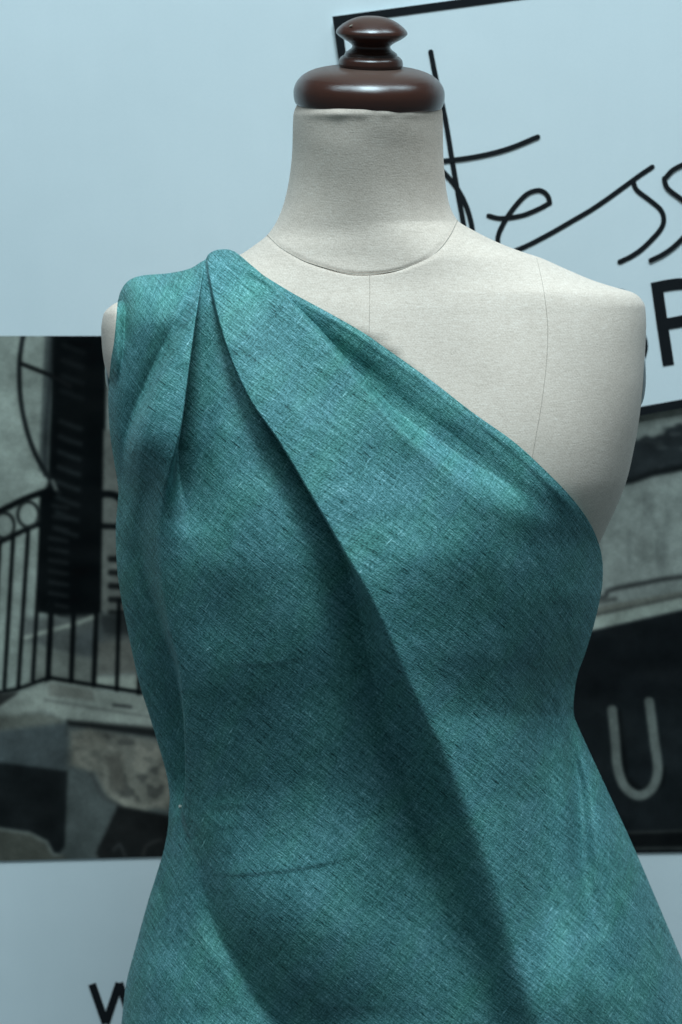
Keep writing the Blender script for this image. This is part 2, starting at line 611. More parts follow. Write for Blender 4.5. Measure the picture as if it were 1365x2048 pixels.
def drape(PX, PY, RV):
    mm = .00135
    L, R = cl_f(PY), cr_f(PY)
    q = np.clip(RV / 120.0, 0, 1)
    roll = np.sqrt(np.clip(1 - (1 - q) ** 2, 0, 1))
    k = sstep(PX, 500, 640)
    roll = roll * (1 - k) + k
    F = section(PX, PY, L, R) * roll
    Y = fYc(PY) - (fBf(PY) + .004) * F
    Yb = body_depth(PX, PY) - .0038 * sstep(RV, -2, 30)
    # smooth minimum of the hanging cloth and the form underneath
    h = np.clip(.5 + .5 * (Yb - Y) / .004, 0, 1)
    Y = Yb * (1 - h) + Y * h - .004 * h * (1 - h)
    D = np.zeros_like(PX)
    DX = np.zeros_like(PX); DY = np.zeros_like(PX)
    py = PY

    # bust under the cloth
    def blob(cx, cy, rx, ry, a, rot=0.0):
        x, y = PX - cx, PY - cy
        c, s = math.cos(rot), math.sin(rot)
        x, y = c * x + s * y, -s * x + c * y
        return a * mm * np.exp(-(x / rx) ** 2 - (y / ry) ** 2)
    D += blob(1010, 1010, 170, 170, 6) + blob(470, 1060, 120, 150, 2)
    D += blob(620, 1850, 170, 140, 9) + blob(300, 625, 90, 80, 5)

    # main diagonal fold, high on its right, overhanging to the left
    eB = line([(412, 500), (413, 521), (427, 607), (452, 698), (493, 793), (557, 889), (611, 980), (661, 1070), (716, 1184), (752, 1281), (795, 1403),
               (849, 1524), (899, 1650), (953, 1799), (1002, 1943), (1032, 2047), (1070, 2190)])
    e, s = eB(PX, py)
    ov = prof((500, 2), (610, 4), (700, 8), (800, 14), (900, 22), (1000, 26), (1100, 25), (1200, 18), (1350, 8), (1500, 2), (1700, 0), (2190, 0))(py)
    e = e - ov * .8
    A = prof((500, 3), (540, 6), (610, 9), (700, 12), (800, 12), (900, 13), (1000, 15), (1150, 19), (1300, 23), (1500, 26), (1800, 26), (2190, 25))(py)
    w = prof((500, 3), (540, 4), (700, 6), (850, 9), (1000, 12), (1100, 17), (1200, 26), (1350, 38), (1500, 50), (1800, 60), (2190, 60))(py)
    Ln = prof((500, 40), (610, 60), (700, 85), (900, 150), (1100, 170), (1300, 125), (1500, 100), (1700, 92), (2190, 90))(py)
    D += A * mm * sstep(e, -w, w * 1.15) / (1 + (np.maximum(e, 0) / Ln) ** 2)
    V = prof((500, 0), (640, 2), (760, 5), (900, 8), (1100, 12), (1300, 17), (1600, 20), (1900, 19), (2190, 18))(py)
    Lv = prof((500, 20), (700, 32), (900, 42), (1100, 55), (1300, 75), (1600, 95), (2190, 100))(py)
    x_ = np.maximum(-(e + w * .4), 0) / Lv
    D -= V * mm * (1 + x_) * np.exp(-1.5 * x_) * (1 - sstep(e, -w, w))
    g = sstep(e, -w * .9, w * .9) * np.exp(-(np.maximum(e - w, 0) / (2.6 * w + 10)) ** 2)
    c = 1 / np.sqrt(1 + s * s)
    DX -= ov * g * c; DY += ov * g * c * s

    # pleat at the arm: a ridge fanning out from the pinch on the shoulder
    eA = line([(411, 500), (410, 523), (398, 616), (382, 734), (366, 866), (352, 957), (344, 1010), (338, 1080), (338, 1100)])
    eAl = line([(410, 500), (409, 523), (362, 630), (303, 762), (262, 866), (245, 952), (240, 1025), (238, 1100)])
    e1, s1 = eA(PX, py); e2, s2 = eAl(PX, py)
    ov = prof((500, 1), (560, 5), (616, 11), (734, 20), (866, 25), (957, 16), (1030, 3), (1080, 0), (1130, 0))(py)
    e1 = e1 + ov * .8
    Hh = prof((500, 2), (530, 8), (616, 16), (734, 25), (866, 28), (957, 22), (1010, 12), (1075, 4), (1130, 0), (2190, 0))(py)
    w1 = prof((500, 3), (616, 6), (734, 8), (866, 12), (957, 22), (1010, 36), (1130, 60))(py)
    w2 = prof((500, 6), (616, 14), (762, 20), (866, 22), (1130, 26))(py)
    fade = prof((500, .5), (616, .65), (762, .8), (900, .85), (1000, .7), (1130, 1))(py)
    rg = (1 - sstep(e1, -w1 * 1.1, w1)) * (1 - fade + fade * sstep(e2, -w2 * .6, w2 * 1.2))
    rg = rg * (1 - .22 * sstep(-e1, w1, w1 + 90))
    D += Hh * mm * rg
    g = (1 - sstep(e1, -w1 * .9, w1 * .9)) * np.exp(-(np.maximum(-e1 - w1, 0) / (2.2 * w1 + 8)) ** 2)
    DX += ov * g
    # hollow on the right of the pleat
    V = prof((500, 0), (616, 5), (734, 10), (866, 15), (957, 13), (1020, 6), (1080, 0), (2190, 0))(py)
    x_ = np.maximum(e1 - w1, 0) / 42
    D -= V * mm * (1 + x_) * np.exp(-1.5 * x_) * sstep(e1, -w1, w1)
    # left panel sinks towards the pleat's left edge
    V = prof((500, 0), (600, 3), (700, 10), (820, 17), (930, 16), (1010, 8), (1100, 0), (2190, 0))(py)
    x_ = np.maximum(-e2, 0) / 36
    D -= V * mm * (1 + x_) * np.exp(-1.5 * x_) * (1 - sstep(e2, -8, 12))

    # lower edge of the pleat running on down to the pin: the side of the cloth turns away on its left
    eD = line([(290, 900), (303, 980), (300, 1060), (303, 1116), (328, 1252), (352, 1340), (366, 1464), (369, 1550), (366, 1600), (362, 1622), (372, 1660), (396, 1727),
               (409, 1785), (431, 1859), (466, 1925), (519, 2013), (545, 2048), (640, 2190)])
    e, s = eD(PX, py)
    ov = prof((900, 0), (1000, 0), (1120, 3), (1250, 9), (1464, 15), (1570, 13), (1625, 5), (1680, 0), (2190, 0))(py)
    e = e - ov * .8
    Rd = prof((900, 0), (960, 5), (1060, 13), (1180, 18), (1300, 24), (1464, 34), (1560, 36), (1600, 30), (1640, 10), (1700, 1), (1760, 0), (2190, 0))(py)
    w = prof((900, 22), (1060, 22), (1250, 14), (1464, 8), (1570, 6), (1640, 6), (2190, 20))(py)
    g = sstep(e, -w * .9, w * .9) * np.exp(-(np.maximum(e - w, 0) / (2.4 * w + 10)) ** 2)
    DX -= ov * g
    side = Rd / 36.0 * .74 * (1 - sstep(e, -w * 1.2, w))
    # swell of the cloth right of that edge
    Hs = prof((900, 0), (1000, 2), (1100, 3), (1250, 3), (1400, 4), (1560, 6), (1640, 5), (1720, 1), (2190, 0))(py)
    D += Hs * mm * np.exp(-((e - 45) / 46) ** 2)
    # below the pin: flared panel on the left, shaded valley on the right of the line
    V = prof((1600, 0), (1690, 3), (1740, 9), (1800, 16), (1900, 22), (2040, 25), (2190, 25))(py) * (py > 1600)
    Wd = prof((1600, 14), (1740, 34), (1850, 56), (2040, 80), (2190, 90))(py)
    x_ = np.maximum(e, 0) / Wd
    D -= V * mm * (1 + x_) * np.exp(-1.4 * x_) * (.72 + .28 * sstep(e, -34, 10)) * np.exp(-(np.minimum(e + 8, 0) / 105) ** 2)
    V = prof((1600, 0), (1660, 3), (1760, 2), (1900, 2), (2190, 3))(py) * (py > 1600)
    D += V * mm * np.exp(-((e + 40) / 55) ** 2) * (1 - .6 * sstep(e, -10, 25))

    # upper fold: the main panel lies over the strip along the free edge
    eC = line([(505, 525), (530, 557), (580, 607), (634, 662), (702, 742), (761, 807), (800, 844), (876, 903), (946, 956), (1000, 995), (1080, 1050)])
    e, s = eC(PX, py)
    c = 1 / np.sqrt(1 + s * s)
    A = prof((520, 1), (557, 5), (607, 9), (700, 11), (800, 10), (880, 7), (950, 3.5), (1010, 1), (1050, 0), (1100, 0))(py)
    w = prof((520, 4), (607, 7), (700, 9), (800, 13), (900, 22), (1000, 40), (1100, 50))(py)
    Ln = prof((520, 40), (607, 60), (700, 90), (900, 130), (1100, 130))(py)
    D += A * mm * (1 - sstep(e, -w * 1.2, w)) / (1 + (np.maximum(-e, 0) / Ln) ** 2) * (py > 505)
    V = prof((520, 0), (557, 1), (607, 4), (700, 8), (800, 10), (900, 8), (1000, 3), (1060, 0), (1100, 0), (2190, 0))(py)
    x_ = np.maximum(e - w, 0) / 48
    D -= V * mm * (1 + x_) * np.exp(-1.5 * x_) * sstep(e, -w, w) * sstep(xr[:, None] - PX, 25, 110)
    ov = prof((520, 0), (607, 6), (750, 8), (860, 4), (950, 0), (1000, 0))(py)
    g = (1 - sstep(e, -w * .9, w * .9)) * np.exp(-(np.maximum(-e - w, 0) / (2.2 * w + 8)) ** 2)
    DX += ov * g * c; DY -= ov * g * c * s

    # right side: crease at the waist, hollow beside it, flared panel below
    eF = line([(1120, 1200), (1133, 1290), (1146, 1425), (1150, 1515), (1160, 1605), (1169, 1741), (1185, 1850), (1230, 2000), (1280, 2190)])
    e, s = eF(PX, py)
    V = prof((1200, 0), (1300, 2), (1400, 6), (1520, 9), (1640, 10), (1780, 9), (1900, 4), (2000, 0), (2190, 0))(py) * (py > 1200)
    Wd = prof((1200, 18), (1400, 16), (1600, 20), (1800, 34), (2190, 50))(py)
    D -= V * 1.3 * mm * np.exp(-(e / Wd) ** 2)
    D -= blob(1100, 1730, 62, 210, 14, .05) + blob(1085, 1500, 70, 170, 11, .1)
    D += blob(1255, 1830, 60, 140, 3, -.45)
    D += blob(1130, 1980, 90, 110, 5, -.5)

    # soft dents and pressed creases
    def crease(p, q, a, wd):
        p = np.array(p, float); q = np.array(q, float)
        d = q - p; Ls = np.hypot(*d); d /= Ls
        al = (PX - p[0]) * d[0] + (PY - p[1]) * d[1]
        ac = -(PX - p[0]) * d[1] + (PY - p[1]) * d[0] + 10 * (al / Ls - .5) ** 2 * 4
        env = sstep(al, -20, 60) * (1 - sstep(al, Ls - 90, Ls + 20))
        return a * mm * env * (sstep(ac, -wd, wd) - .5) * np.exp(-(ac / (wd * 6)) ** 2)
    D += crease((430, 1762), (720, 1722), -.75, 6) + crease((450, 1338), (640, 1320), -.3, 6)
    D += crease((245, 575), (405, 560), 2.2, 8)
    D += .0007 * (np.sin(PX / 47 + PY / 90 + 1) * np.sin(PY / 71 - PX / 130) + .7 * np.sin(PX / 29 - PY / 63) * np.sin(PY / 53 + PX / 90 + 2))
    # fine drag lines where the cloth is pulled at the right side
    dl = np.exp(-((PX - 1160) / 50) ** 2 - ((PY - 1250) / 130) ** 2)
    D += .0003 * dl * np.sin((PX - .16 * PY) / 5.0 + 1.5 * np.sin(PY / 47))
    dl = np.exp(-((PX - 1195) / 45) ** 2 - ((PY - 1720) / 120) ** 2)
    D += .00015 * dl * np.sin((PY * .75 - PX) / 6.5 + 1.2 * np.sin(PX / 31))

    # turned hem: a soft roll along the free edge
    near = np.clip((xr[:, None] - PX) / 26.0, 0, 9)
    D += .0009 * np.exp(-(near - .8) ** 2 * 2) * (1 - sstep(PY, 1020, 1110))

    # silhouettes stay where the cloth turns out of sight
    lat = np.minimum(sstep(PX - xl[:, None], 1, 40 - 26 * sstep(PY, 930, 1060) + 20 * sstep(PY, 1640, 1740)), 1 - sstep(RV, 560, 690) * (1 - sstep(xr[:, None] - PX, 2, 45)))
    lat = lat * np.where(PX < 560, sstep(RV, 2, 26), 1)
    D = D * (.12 + .88 * lat)
    DX *= lat; DY *= lat
    Yn = fYc(py) - (fYc(py) - (Y - D)) * (1 - side)
    # never inside the form
    X2, Y2 = PX + DX, PY + DY
    lim = body_depth(X2, Y2) - .0022
    h = np.clip(.5 + .5 * (lim - Yn) / .003, 0, 1)
    Yn = lim * (1 - h) + Yn * h - .003 * h * (1 - h)
    return X2, Y2, Yn


X2, Y2, YD = drape(PX, PY, RV)
# the cloth turns out of sight: left side, right side / hem
NS = 26
kk = np.arange(1, NS + 1)
LX = X2[:, :1] + (kk[::-1] / NS)[None] ** 1.6 * 22


def soft_rows(a, n=141):
    k = np.hanning(n); k /= k.sum()
    return np.convolve(np.pad(a[:, 0], n // 2, mode='edge'), k, 'valid')[:, None]


bl = (kk[::-1] / NS)[None] ** .5
LYd = YD[:, :1] * (1 - bl) + soft_rows(YD[:, :1]) * bl + .06 * np.sqrt(1 - (1 - (kk[::-1] / NS)[None]) ** 2) + 0 * LX
LPY = np.broadcast_to(Y2[:, :1], LX.shape)
sil = sstep(rv, 540, 720)[:, None]
RX = X2[:, -1:] - (kk / NS)[None] ** 1.6 * (24 * sil + 16 * (1 - sil))
RYd = YD[:, -1:] + (.075 * sil + .0032 * (1 - sil)) * np.sqrt(1 - (1 - (kk / NS)[None]) ** 2)
RPY = np.broadcast_to(Y2[:, -1:], RX.shape) + (1 - sil) * 6 * (kk / NS)[None]
GX = np.concatenate([LX, X2, RX], 1); GY = np.concatenate([LPY, Y2, RPY], 1); GD = np.concatenate([LYd, YD, RYd], 1)
# over the shoulder to the back
NB = 18
kb = np.arange(NB, 0, -1)[:, None] / NB
BX = GX[:1] + 90 * kb * (1 - sstep(np.arange(GX.shape[1]), 0, NS + 60))[None]; BY = GY[:1] + 60 * kb ** 1.7; BD = GD[:1] + .06 * np.sqrt(1 - (1 - kb) ** 2)
GX = np.concatenate([BX, GX]); GY = np.concatenate([BY, GY]); GD = np.concatenate([BD, GD])
co = at(GX, GY, GD)
# woven coordinates: where each point lay on the flat cloth
def woven(px, py):
    L, R = cl_f(py), cr_f(py)
    xc, w = (L + R) / 2, (R - L) / 2
    t = np.clip((px - xc) / w, -1, 1)
    return (xc + w * (t + .22 * t ** 5)) / 2700


Uc = woven(PX, PY)
Vc = PY / 2700 + 0 * Uc
k1 = np.linalg.norm(np.diff(co[NB:, :NS + 1], axis=1), axis=2)[:, ::-1].cumsum(1)[:, ::-1]
k2 = np.linalg.norm(np.diff(co[NB:, -NS - 1:], axis=1), axis=2).cumsum(1)
Uc = np.concatenate([Uc[:, :1] - k1, Uc, Uc[:, -1:] + k2], 1)
Vc = np.concatenate([np.repeat(Vc[:, :1], NS, 1), Vc, np.repeat(Vc[:, -1:], NS, 1)], 1)
k3 = np.linalg.norm(np.diff(co[:NB + 1], axis=0), axis=2)[::-1].cumsum(0)[::-1]
Uc = np.concatenate([np.repeat(Uc[:1], NB, 0), Uc]); Vc = np.concatenate([Vc[:1] - k3, Vc])
drape_o = grid_mesh('draped_fabric', co, M_LINEN, None, uv=np.stack([Uc, -Vc], -1))
tag(drape_o, 'teal linen cloth draped in diagonal folds over one shoulder of the beige dress form', 'fabric')


# ------------------------------------------------------------------ pins
def pin(px, py, Y, r, label, direction, head_mat):
    t = empty('pin', label, 'pin')
    c = at(px, py, Y)
    t.location = c
    bm = bmesh.new()
    bmesh.ops.create_uvsphere(bm, u_segments=20, v_segments=12, radius=r)
    bm_obj('head', bm, head_mat, t)
    d = Vector(direction).normalized()
    tube('shaft', np.array([list(d * s) for s in np.linspace(0, .022, 6)]), .00035, M_STEEL, t, 8)
    return t


i_ = int(np.argmin(np.abs(rv - (1612 - 503))))
jx = int(np.argmin(np.abs(X2[i_] - 361)))
pin(361, 1613, float(YD[i_, jx]) - .0035, .0014, 'tiny pearl headed pin fastening the gathered teal cloth at the waist', (.9, .5, .1), M_PEARL)

# ------------------------------------------------------------------ banner behind
BYD = .36
banner = empty('printed_banner', 'white banner with black handwriting and a grey balcony photograph hanging behind the dress form', 'banner')


def flat_poly(name, pts, Y0, thick, mat, parent):
    """a closed outline of the picture plane as a thin slab lying on the banner"""
    p = at([q[0] for q in pts], [q[1] for q in pts], Y0)
    bm = bmesh.new()
    f = [bm.verts.new(x) for x in p]
    b = [bm.verts.new((x[0], x[1] + thick, x[2])) for x in p]
    bm.faces.new(f); bm.faces.new(b[::-1])
    n = len(f)
    for i in range(n):
        bm.faces.new((f[i], b[i], b[(i + 1) % n], f[(i + 1) % n]))
    return bm_obj(name, bm, mat, parent, smooth=False)


def ribbon(name, strokes, width, Y0, mat, parent, caps=True, offs=.0):
    """pen strokes of constant width as one thin raised print"""
    bm = bmesh.new()
    for si, s in enumerate(strokes):
        p = np.asarray(s, float)
        T = np.gradient(p, axis=0); T /= np.linalg.norm(T, axis=1)[:, None]
        Nn = np.stack([-T[:, 1], T[:, 0]], 1)
        h = width / 2
        Ls, Rs = p + Nn * h, p - Nn * h
        out = list(Ls)
        if caps:
            a0 = math.atan2(*(Nn[-1][::-1]))
            out += [p[-1] + h * np.array([math.cos(a0 - math.pi * k / 8), math.sin(a0 - math.pi * k / 8)]) for k in range(1, 8)]
        out2 = list(Rs[::-1])
        st = []
        if caps:
            a0 = math.atan2(*((-Nn[0])[::-1]))
            st = [p[0] + h * np.array([math.cos(a0 - math.pi * k / 8), math.sin(a0 - math.pi * k / 8)]) for k in range(1, 8)]
        # quads along the stroke
        y = Y0 - offs * si
        lw = at(Ls[:, 0], Ls[:, 1], y); rw = at(Rs[:, 0], Rs[:, 1], y)
        lv = [bm.verts.new(q) for q in lw]; rv_ = [bm.verts.new(q) for q in rw]
        for i in range(len(p) - 1):
            bm.faces.new((lv[i], lv[i + 1], rv_[i + 1], rv_[i]))
        if caps:
            e1 = [bm.verts.new(at(q[0], q[1], y)) for q in out[len(Ls):]]
            bm.faces.new([lv[-1]] + e1 + [rv_[-1]])
            e2 = [bm.verts.new(at(q[0], q[1], y)) for q in st]
            bm.faces.new([rv_[0]] + e2 + [lv[0]])
    return bm_obj(name, bm, mat, parent, smooth=False)


flat_poly('panel', [(-900, -500), (2300, -500), (2300, 2700), (-900, 2700)], BYD, .006, M_WHITE, banner)

# ---- the printed photograph: tones of ink on one flat sheet
xs = np.concatenate([np.arange(-600, -240, 12.0), np.arange(-240, 430, 3.0), np.arange(430, 1080, 18.0), np.arange(1080, 1560, 3.0), np.arange(1560, 2000, 12.0)])
ys = np.linspace(0, 1, 352)


def edge_top(x):
    return 672 + 0 * x


def edge_bot(x):
    return np.interp(x, [-240, 0, 335, 1290, 1365, 1560], [1729, 1722, 1713, 1705.5, 1704.5, 1703])


QX = np.broadcast_to(xs[None], (len(ys), len(xs)))
QY = edge_top(QX) + (edge_bot(QX) - edge_top(QX)) * ys[:, None]


def s2l(c):
    c = np.asarray(c, float) / 255
    return np.where(c <= .04045, c / 12.92, ((c + .055) / 1.055) ** 2.4)


ink = np.empty(QX.shape + (3,)); ink[:] = (108, 113, 109)


def vnoise(scale_x, scale_y, seed):
    r = np.random.default_rng(seed)
    gx, gy = QX / scale_x + 500, QY / scale_y + 500
    tab = r.random((256, 256))
    ix, iy = np.floor(gx).astype(int), np.floor(gy).astype(int)
    fx, fy = gx - ix, gy - iy
    fx = fx * fx * (3 - 2 * fx); fy = fy * fy * (3 - 2 * fy)
    g = lambda a, b: tab[a % 256, b % 256]
    return (g(ix, iy) * (1 - fx) + g(ix + 1, iy) * fx) * (1 - fy) + (g(ix, iy + 1) * (1 - fx) + g(ix + 1, iy + 1) * fx) * fy


def sd_poly(pts):
    P = np.array(pts, float)
    d = np.full(QX.shape, 1e9); ins = np.zeros(QX.shape, bool)
    for i in range(len(P)):
        a, b = P[i], P[(i + 1) % len(P)]
        ab = b - a
        t = np.clip(((QX - a[0]) * ab[0] + (QY - a[1]) * ab[1]) / (ab @ ab + 1e-9), 0, 1)
        d = np.minimum(d, np.hypot(QX - a[0] - t * ab[0], QY - a[1] - t * ab[1]))
        c = (a[1] > QY) != (b[1] > QY)
        xx = a[0] + (QY - a[1]) * ab[0] / (ab[1] if abs(ab[1]) > 1e-9 else 1e-9)
        ins ^= c & (QX < xx)
    return np.where(ins, d, -d)


def paint(mask, col):
    global ink
    ink = ink * (1 - mask[..., None]) + np.array(col, float) * mask[..., None]


def fill(pts, col, soft=4, op=1.0):
    paint(op * sstep(sd_poly(pts), -soft, soft), col)


def stroke(pts, wd, col, soft=3, op=1.0, smooth=True):
    P = catmull(pts, 6) if smooth and len(pts) > 2 else np.array(pts, float)
    d = np.full(QX.shape, 1e9)
    for a, b in zip(P[:-1], P[1:]):
        ab = b - a
        t = np.clip(((QX - a[0]) * ab[0] + (QY - a[1]) * ab[1]) / (ab @ ab + 1e-9), 0, 1)
        d = np.minimum(d, np.hypot(QX - a[0] - t * ab[0], QY - a[1] - t * ab[1]))
    paint(op * (1 - sstep(d, wd / 2 - soft, wd / 2 + soft)), col)


DK = (6, 9, 10)
# left: rendered wall, shuttered door, balcony
fill([(-640, 640), (120, 640), (100, 1400), (-640, 1400)], (117, 123, 117), 6)
fill([(92, 640), (118, 640), (108, 960), (78, 940)], (62, 67, 66), 5)
stroke([(104, 672), (100, 760), (92, 870), (90, 950)], 7, (40, 44, 45), 3)
fill([(106, 640), (214, 640), (212, 820), (205, 1226), (180, 1236), (146, 1246), (110, 1230), (76, 1224), (80, 1010), (98, 960), (104, 800)], DK, 5)
for i in range(13):
    y = 690 + i * 30.5
    if 4 <= i <= 4: continue
    stroke([(128 - i * 1.2, y), (150 - i * 1.2, y + 9), (168 - i * 1.2, y + 15)], 9, (44, 49, 50), 6, .5 if i > 4 else .3)
for i in range(10):
    stroke([(100, 1010 + i * 22), (135, 1016 + i * 22)], 8, (27, 30, 31), 4, .7)
fill([(208, 860), (262, 860), (262, 1225), (203, 1225)], (86, 88, 84), 5)
stroke([(195, 992), (215, 988), (236, 994), (262, 1020)], 14, DK, 4)
stroke([(195, 1052), (262, 1054)], 11, DK, 4)
for i in range(5):
    stroke([(222, 1118 + i * 27), (262, 1120 + i * 27)], 12, (20, 22, 22), 4)
stroke([(48, 664), (42, 700), (39, 740), (42, 800), (54, 860), (72, 910), (95, 950), (118, 985)], 9, (20, 23, 24), 3)
stroke([(44, 728), (80, 742), (110, 755), (140, 772)], 8, (16, 18, 19), 3)
stroke([(106, 962), (112, 978)], 7, (96, 100, 96), 4, .7)
# railing
fill([(-640, 1330), (60, 1255), (60, 1400), (-640, 1430)], (112, 118, 112), 8)
fill([(48, 1236), (330, 1226), (330, 1290), (200, 1330), (48, 1282)], (74, 77, 75), 10)
fill([(200, 1228), (330, 1228), (330, 1268), (196, 1270)], (40, 43, 43), 10)
fill([(150, 1270), (200, 1250), (210, 1310), (140, 1330)], (64, 68, 68), 12)
fill([(196, 1285), (330, 1275), (330, 1345), (190, 1350)], (88, 88, 83), 9)
stroke([(50, 1276), (96, 1262), (150, 1248), (192, 1232)], 8, (122, 126, 118), 4)
fill([(60, 1290), (200, 1320), (190, 1380), (60, 1360)], (92, 95, 90), 10)
fill([(190, 1354), (330, 1350), (330, 1385), (190, 1370)], (124, 128, 120), 5)
stroke([(-60, 1046), (0, 1022), (50, 998), (98, 980)], 12, DK, 3)
stroke([(-60, 1108), (0, 1084), (50, 1060), (90, 1044)], 10, DK, 3)
for cx, cy in ((57, 1029), (8, 1051), (-40, 1074)):
    stroke([(cx + 21 * math.cos(a), cy + 25 * math.sin(a)) for a in np.linspace(0, 2 * math.pi, 22)], 6, (22, 25, 25), 3)
fill([(80, 985), (104, 975), (104, 1060), (82, 1060)], DK, 5)
for x0, y0, x1, y1, wd in ((0, 1085, -18, 1385, 8), (27, 1075, 9, 1376, 8), (57, 1062, 37, 1374, 8), (84, 1050, 66, 1360, 8), (104, 1200, 95, 1388, 11),
                           (148, 1220, 143, 1362, 10), (194, 1210, 188, 1370, 10), (239, 1200, 234, 1380, 8), (284, 1200, 278, 1388, 8)):
    stroke([(x0, y0), (x1, y1)], wd, DK, 3, smooth=False)
stroke([(-60, 1392), (0, 1384), (36, 1378), (98, 1355), (188, 1370), (330, 1392)], 7, DK, 3, smooth=False)
# slab and corbel
fill([(-640, 1500), (-60, 1392), (0, 1386), (36, 1384), (36, 1402), (0, 1414), (-640, 1500)], (42, 43, 42), 5)
fill([(36, 1388), (98, 1362), (188, 1378), (340, 1400), (340, 1462), (130, 1440), (88, 1420), (0, 1440), (-640, 1510), (-640, 1480), (0, 1412)], (122, 126, 119), 4)
fill([(98, 1366), (186, 1380), (190, 1402), (98, 1392)], (98, 99, 93), 5)
stroke([(92, 1400), (200, 1418), (320, 1436)], 5, (86, 88, 84), 4, .8)
stroke([(228, 1410), (262, 1414)], 6, (50, 52, 52), 4)
fill([(-640, 1500), (0, 1432), (86, 1424), (128, 1440), (126, 1452), (0, 1462), (-640, 1560)], (88, 90, 84), 7)
fill([(-640, 1480), (0, 1462), (140, 1444), (140, 1545), (-640, 1530)], (62, 68, 69), 8)
fill([(134, 1440), (340, 1458), (340, 1500), (134, 1470)], (22, 24, 24), 7)
fill([(134, 1450), (350, 1480), (350, 1760), (120, 1760)], (66, 71, 70), 6)
fill([(142, 1462), (180, 1458), (340, 1485), (350, 1620), (250, 1616), (215, 1590), (190, 1545), (140, 1530)], (96, 95, 88), 8)
blot = vnoise(26, 24, 3) * .6 + vnoise(12, 11, 4) * .4
cm = sstep(sd_poly([(142, 1462), (180, 1458), (340, 1485), (350, 1620), (250, 1616), (215, 1590), (190, 1545), (140, 1530)]), -6, 14)
paint(cm * sstep(blot, .52, .68) * .8, (60, 60, 57))
paint(cm * sstep(1 - blot, .58, .72) * .6, (122, 118, 108))
stroke([(178, 1468), (205, 1500), (212, 1540), (214, 1570), (240, 1600), (290, 1614)], 15, (112, 110, 101), 7, .7)
fill([(212, 1512), (244, 1504), (250, 1580), (226, 1580)], (82, 80, 74), 9)
stroke([(183, 1548), (205, 1590), (240, 1612)], 8, (52, 54, 53), 5, .8)
fill([(-640, 1505), (0, 1525), (136, 1542), (130, 1692), (120, 1708), (108, 1706), (96, 1682), (60, 1664), (0, 1655), (-640, 1640)], (22, 25, 26), 5)
fill([(-640, 1648), (0, 1660), (60, 1668), (92, 1686), (106, 1712), (130, 1712), (140, 1760), (-640, 1760)], (72, 73, 67), 6)
fill([(236, 1612), (270, 1618), (350, 1634), (350, 1760), (224, 1760), (192, 1706), (204, 1680)], (24, 25, 25), 5)
stroke([(228, 1700), (240, 1690), (250, 1712)], 6, (52, 54, 54), 4, .7)
stroke([(285, 1712), (296, 1690), (320, 1680)], 6, (46, 46, 45), 4, .7)
# middle and right: parapet, fascia with a raised letter
fill([(420, 640), (2100, 640), (2100, 1900), (420, 1900)], (112, 117, 113), 6)
rag = (vnoise(17, 17, 8) - .5) * 40
m = sd_poly([(1000, 960), (1250, 880), (1300, 872), (1340, 850), (2100, 790), (2100, 905), (1365, 945), (1250, 965), (1000, 990)]) + rag * .35
paint(sstep(m, -5, 9), (36, 40, 42))
paint(sstep(m, 6, 20) * sstep(vnoise(30, 14, 11), .55, .8) * .5, (70, 74, 74))
stroke([(1180, 968), (1260, 962), (1300, 948), (1365, 935), (1500, 905)], 12, (18, 21, 22), 6)
paint(sstep(vnoise(15, 110, 12), .58, .85) * .35 * sstep(QY, 975, 1000) * (1 - sstep(QY, 1120, 1170)) * (QX > 1000), (76, 80, 78))
stroke([(1100, 1188), (1200, 1196), (1222, 1180), (1290, 1166), (1330, 1158), (1400, 1150)], 9, (44, 46, 46), 5)
stroke([(1130, 1218), (1200, 1204), (1230, 1198)], 8, (60, 62, 60), 5)
fill([(1000, 1250), (1190, 1214), (1365, 1182), (2100, 1140), (2100, 1160), (1365, 1200), (1190, 1236), (1000, 1268)], (92, 93, 87), 5)
stroke([(1000, 1266), (1190, 1230), (1365, 1192)], 6, (66, 68, 65), 4)
fill([(1000, 1270), (1190, 1234), (1365, 1196), (2100, 1150), (2100, 1170), (1365, 1219), (1185, 1260), (1000, 1302)], (122, 128, 121), 4)
fill([(420, 1420), (1000, 1302), (1185, 1261), (1365, 1220), (2100, 1168), (2100, 1900), (420, 1900)], (17, 20, 22), 4)
fill([(1000, 1400), (2100, 1400), (2100, 1660), (1000, 1660)], (23, 27, 29), 30, .8)
stroke([(1233, 1430), (1244, 1530), (1250, 1560), (1285, 1586), (1316, 1565), (1322, 1540)], 22, (8, 10, 11), 6, .7)
stroke([(1225, 1420), (1231, 1480), (1236, 1535), (1250, 1573), (1277, 1591), (1304, 1577), (1316, 1541), (1309, 1480), (1299, 1404)], 19, (88, 93, 90), 3.5)
fill([(1000, 1668), (1290, 1664), (2100, 1655), (2100, 1690), (1000, 1696)], (11, 13, 14), 4)
stroke([(1150, 1668), (1300, 1664), (1400, 1660)], 5, (52, 54, 52), 4, .7)
stroke([(1150, 1700), (1290, 1697), (1365, 1696)], 6, (58, 60, 58), 4, .7)
fb = vnoise(90, 90, 21) * .4 + vnoise(34, 38, 22) * .3 + vnoise(13, 13, 23) * .2 + vnoise(6, 6, 24) * .15
ink = ink * (1 + .55 * (fb - .52))[..., None] + (vnoise(48, 30, 25)[..., None] - .5) * 9
for _ in range(1):          # soft enlargement of the picture
    p_ = np.pad(ink, ((1, 1), (1, 1), (0, 0)), mode='edge')
    ink = (p_[1:-1, 1:-1] * 2 + p_[:-2, 1:-1] + p_[2:, 1:-1] + p_[1:-1, :-2] + p_[1:-1, 2:]) / 6
inkl = s2l(np.clip(ink, 3, 255)) * 1.55 * np.array([1.06, .985, .93])
inkl = np.concatenate([inkl, np.ones(inkl.shape[:2] + (1,))], -1)
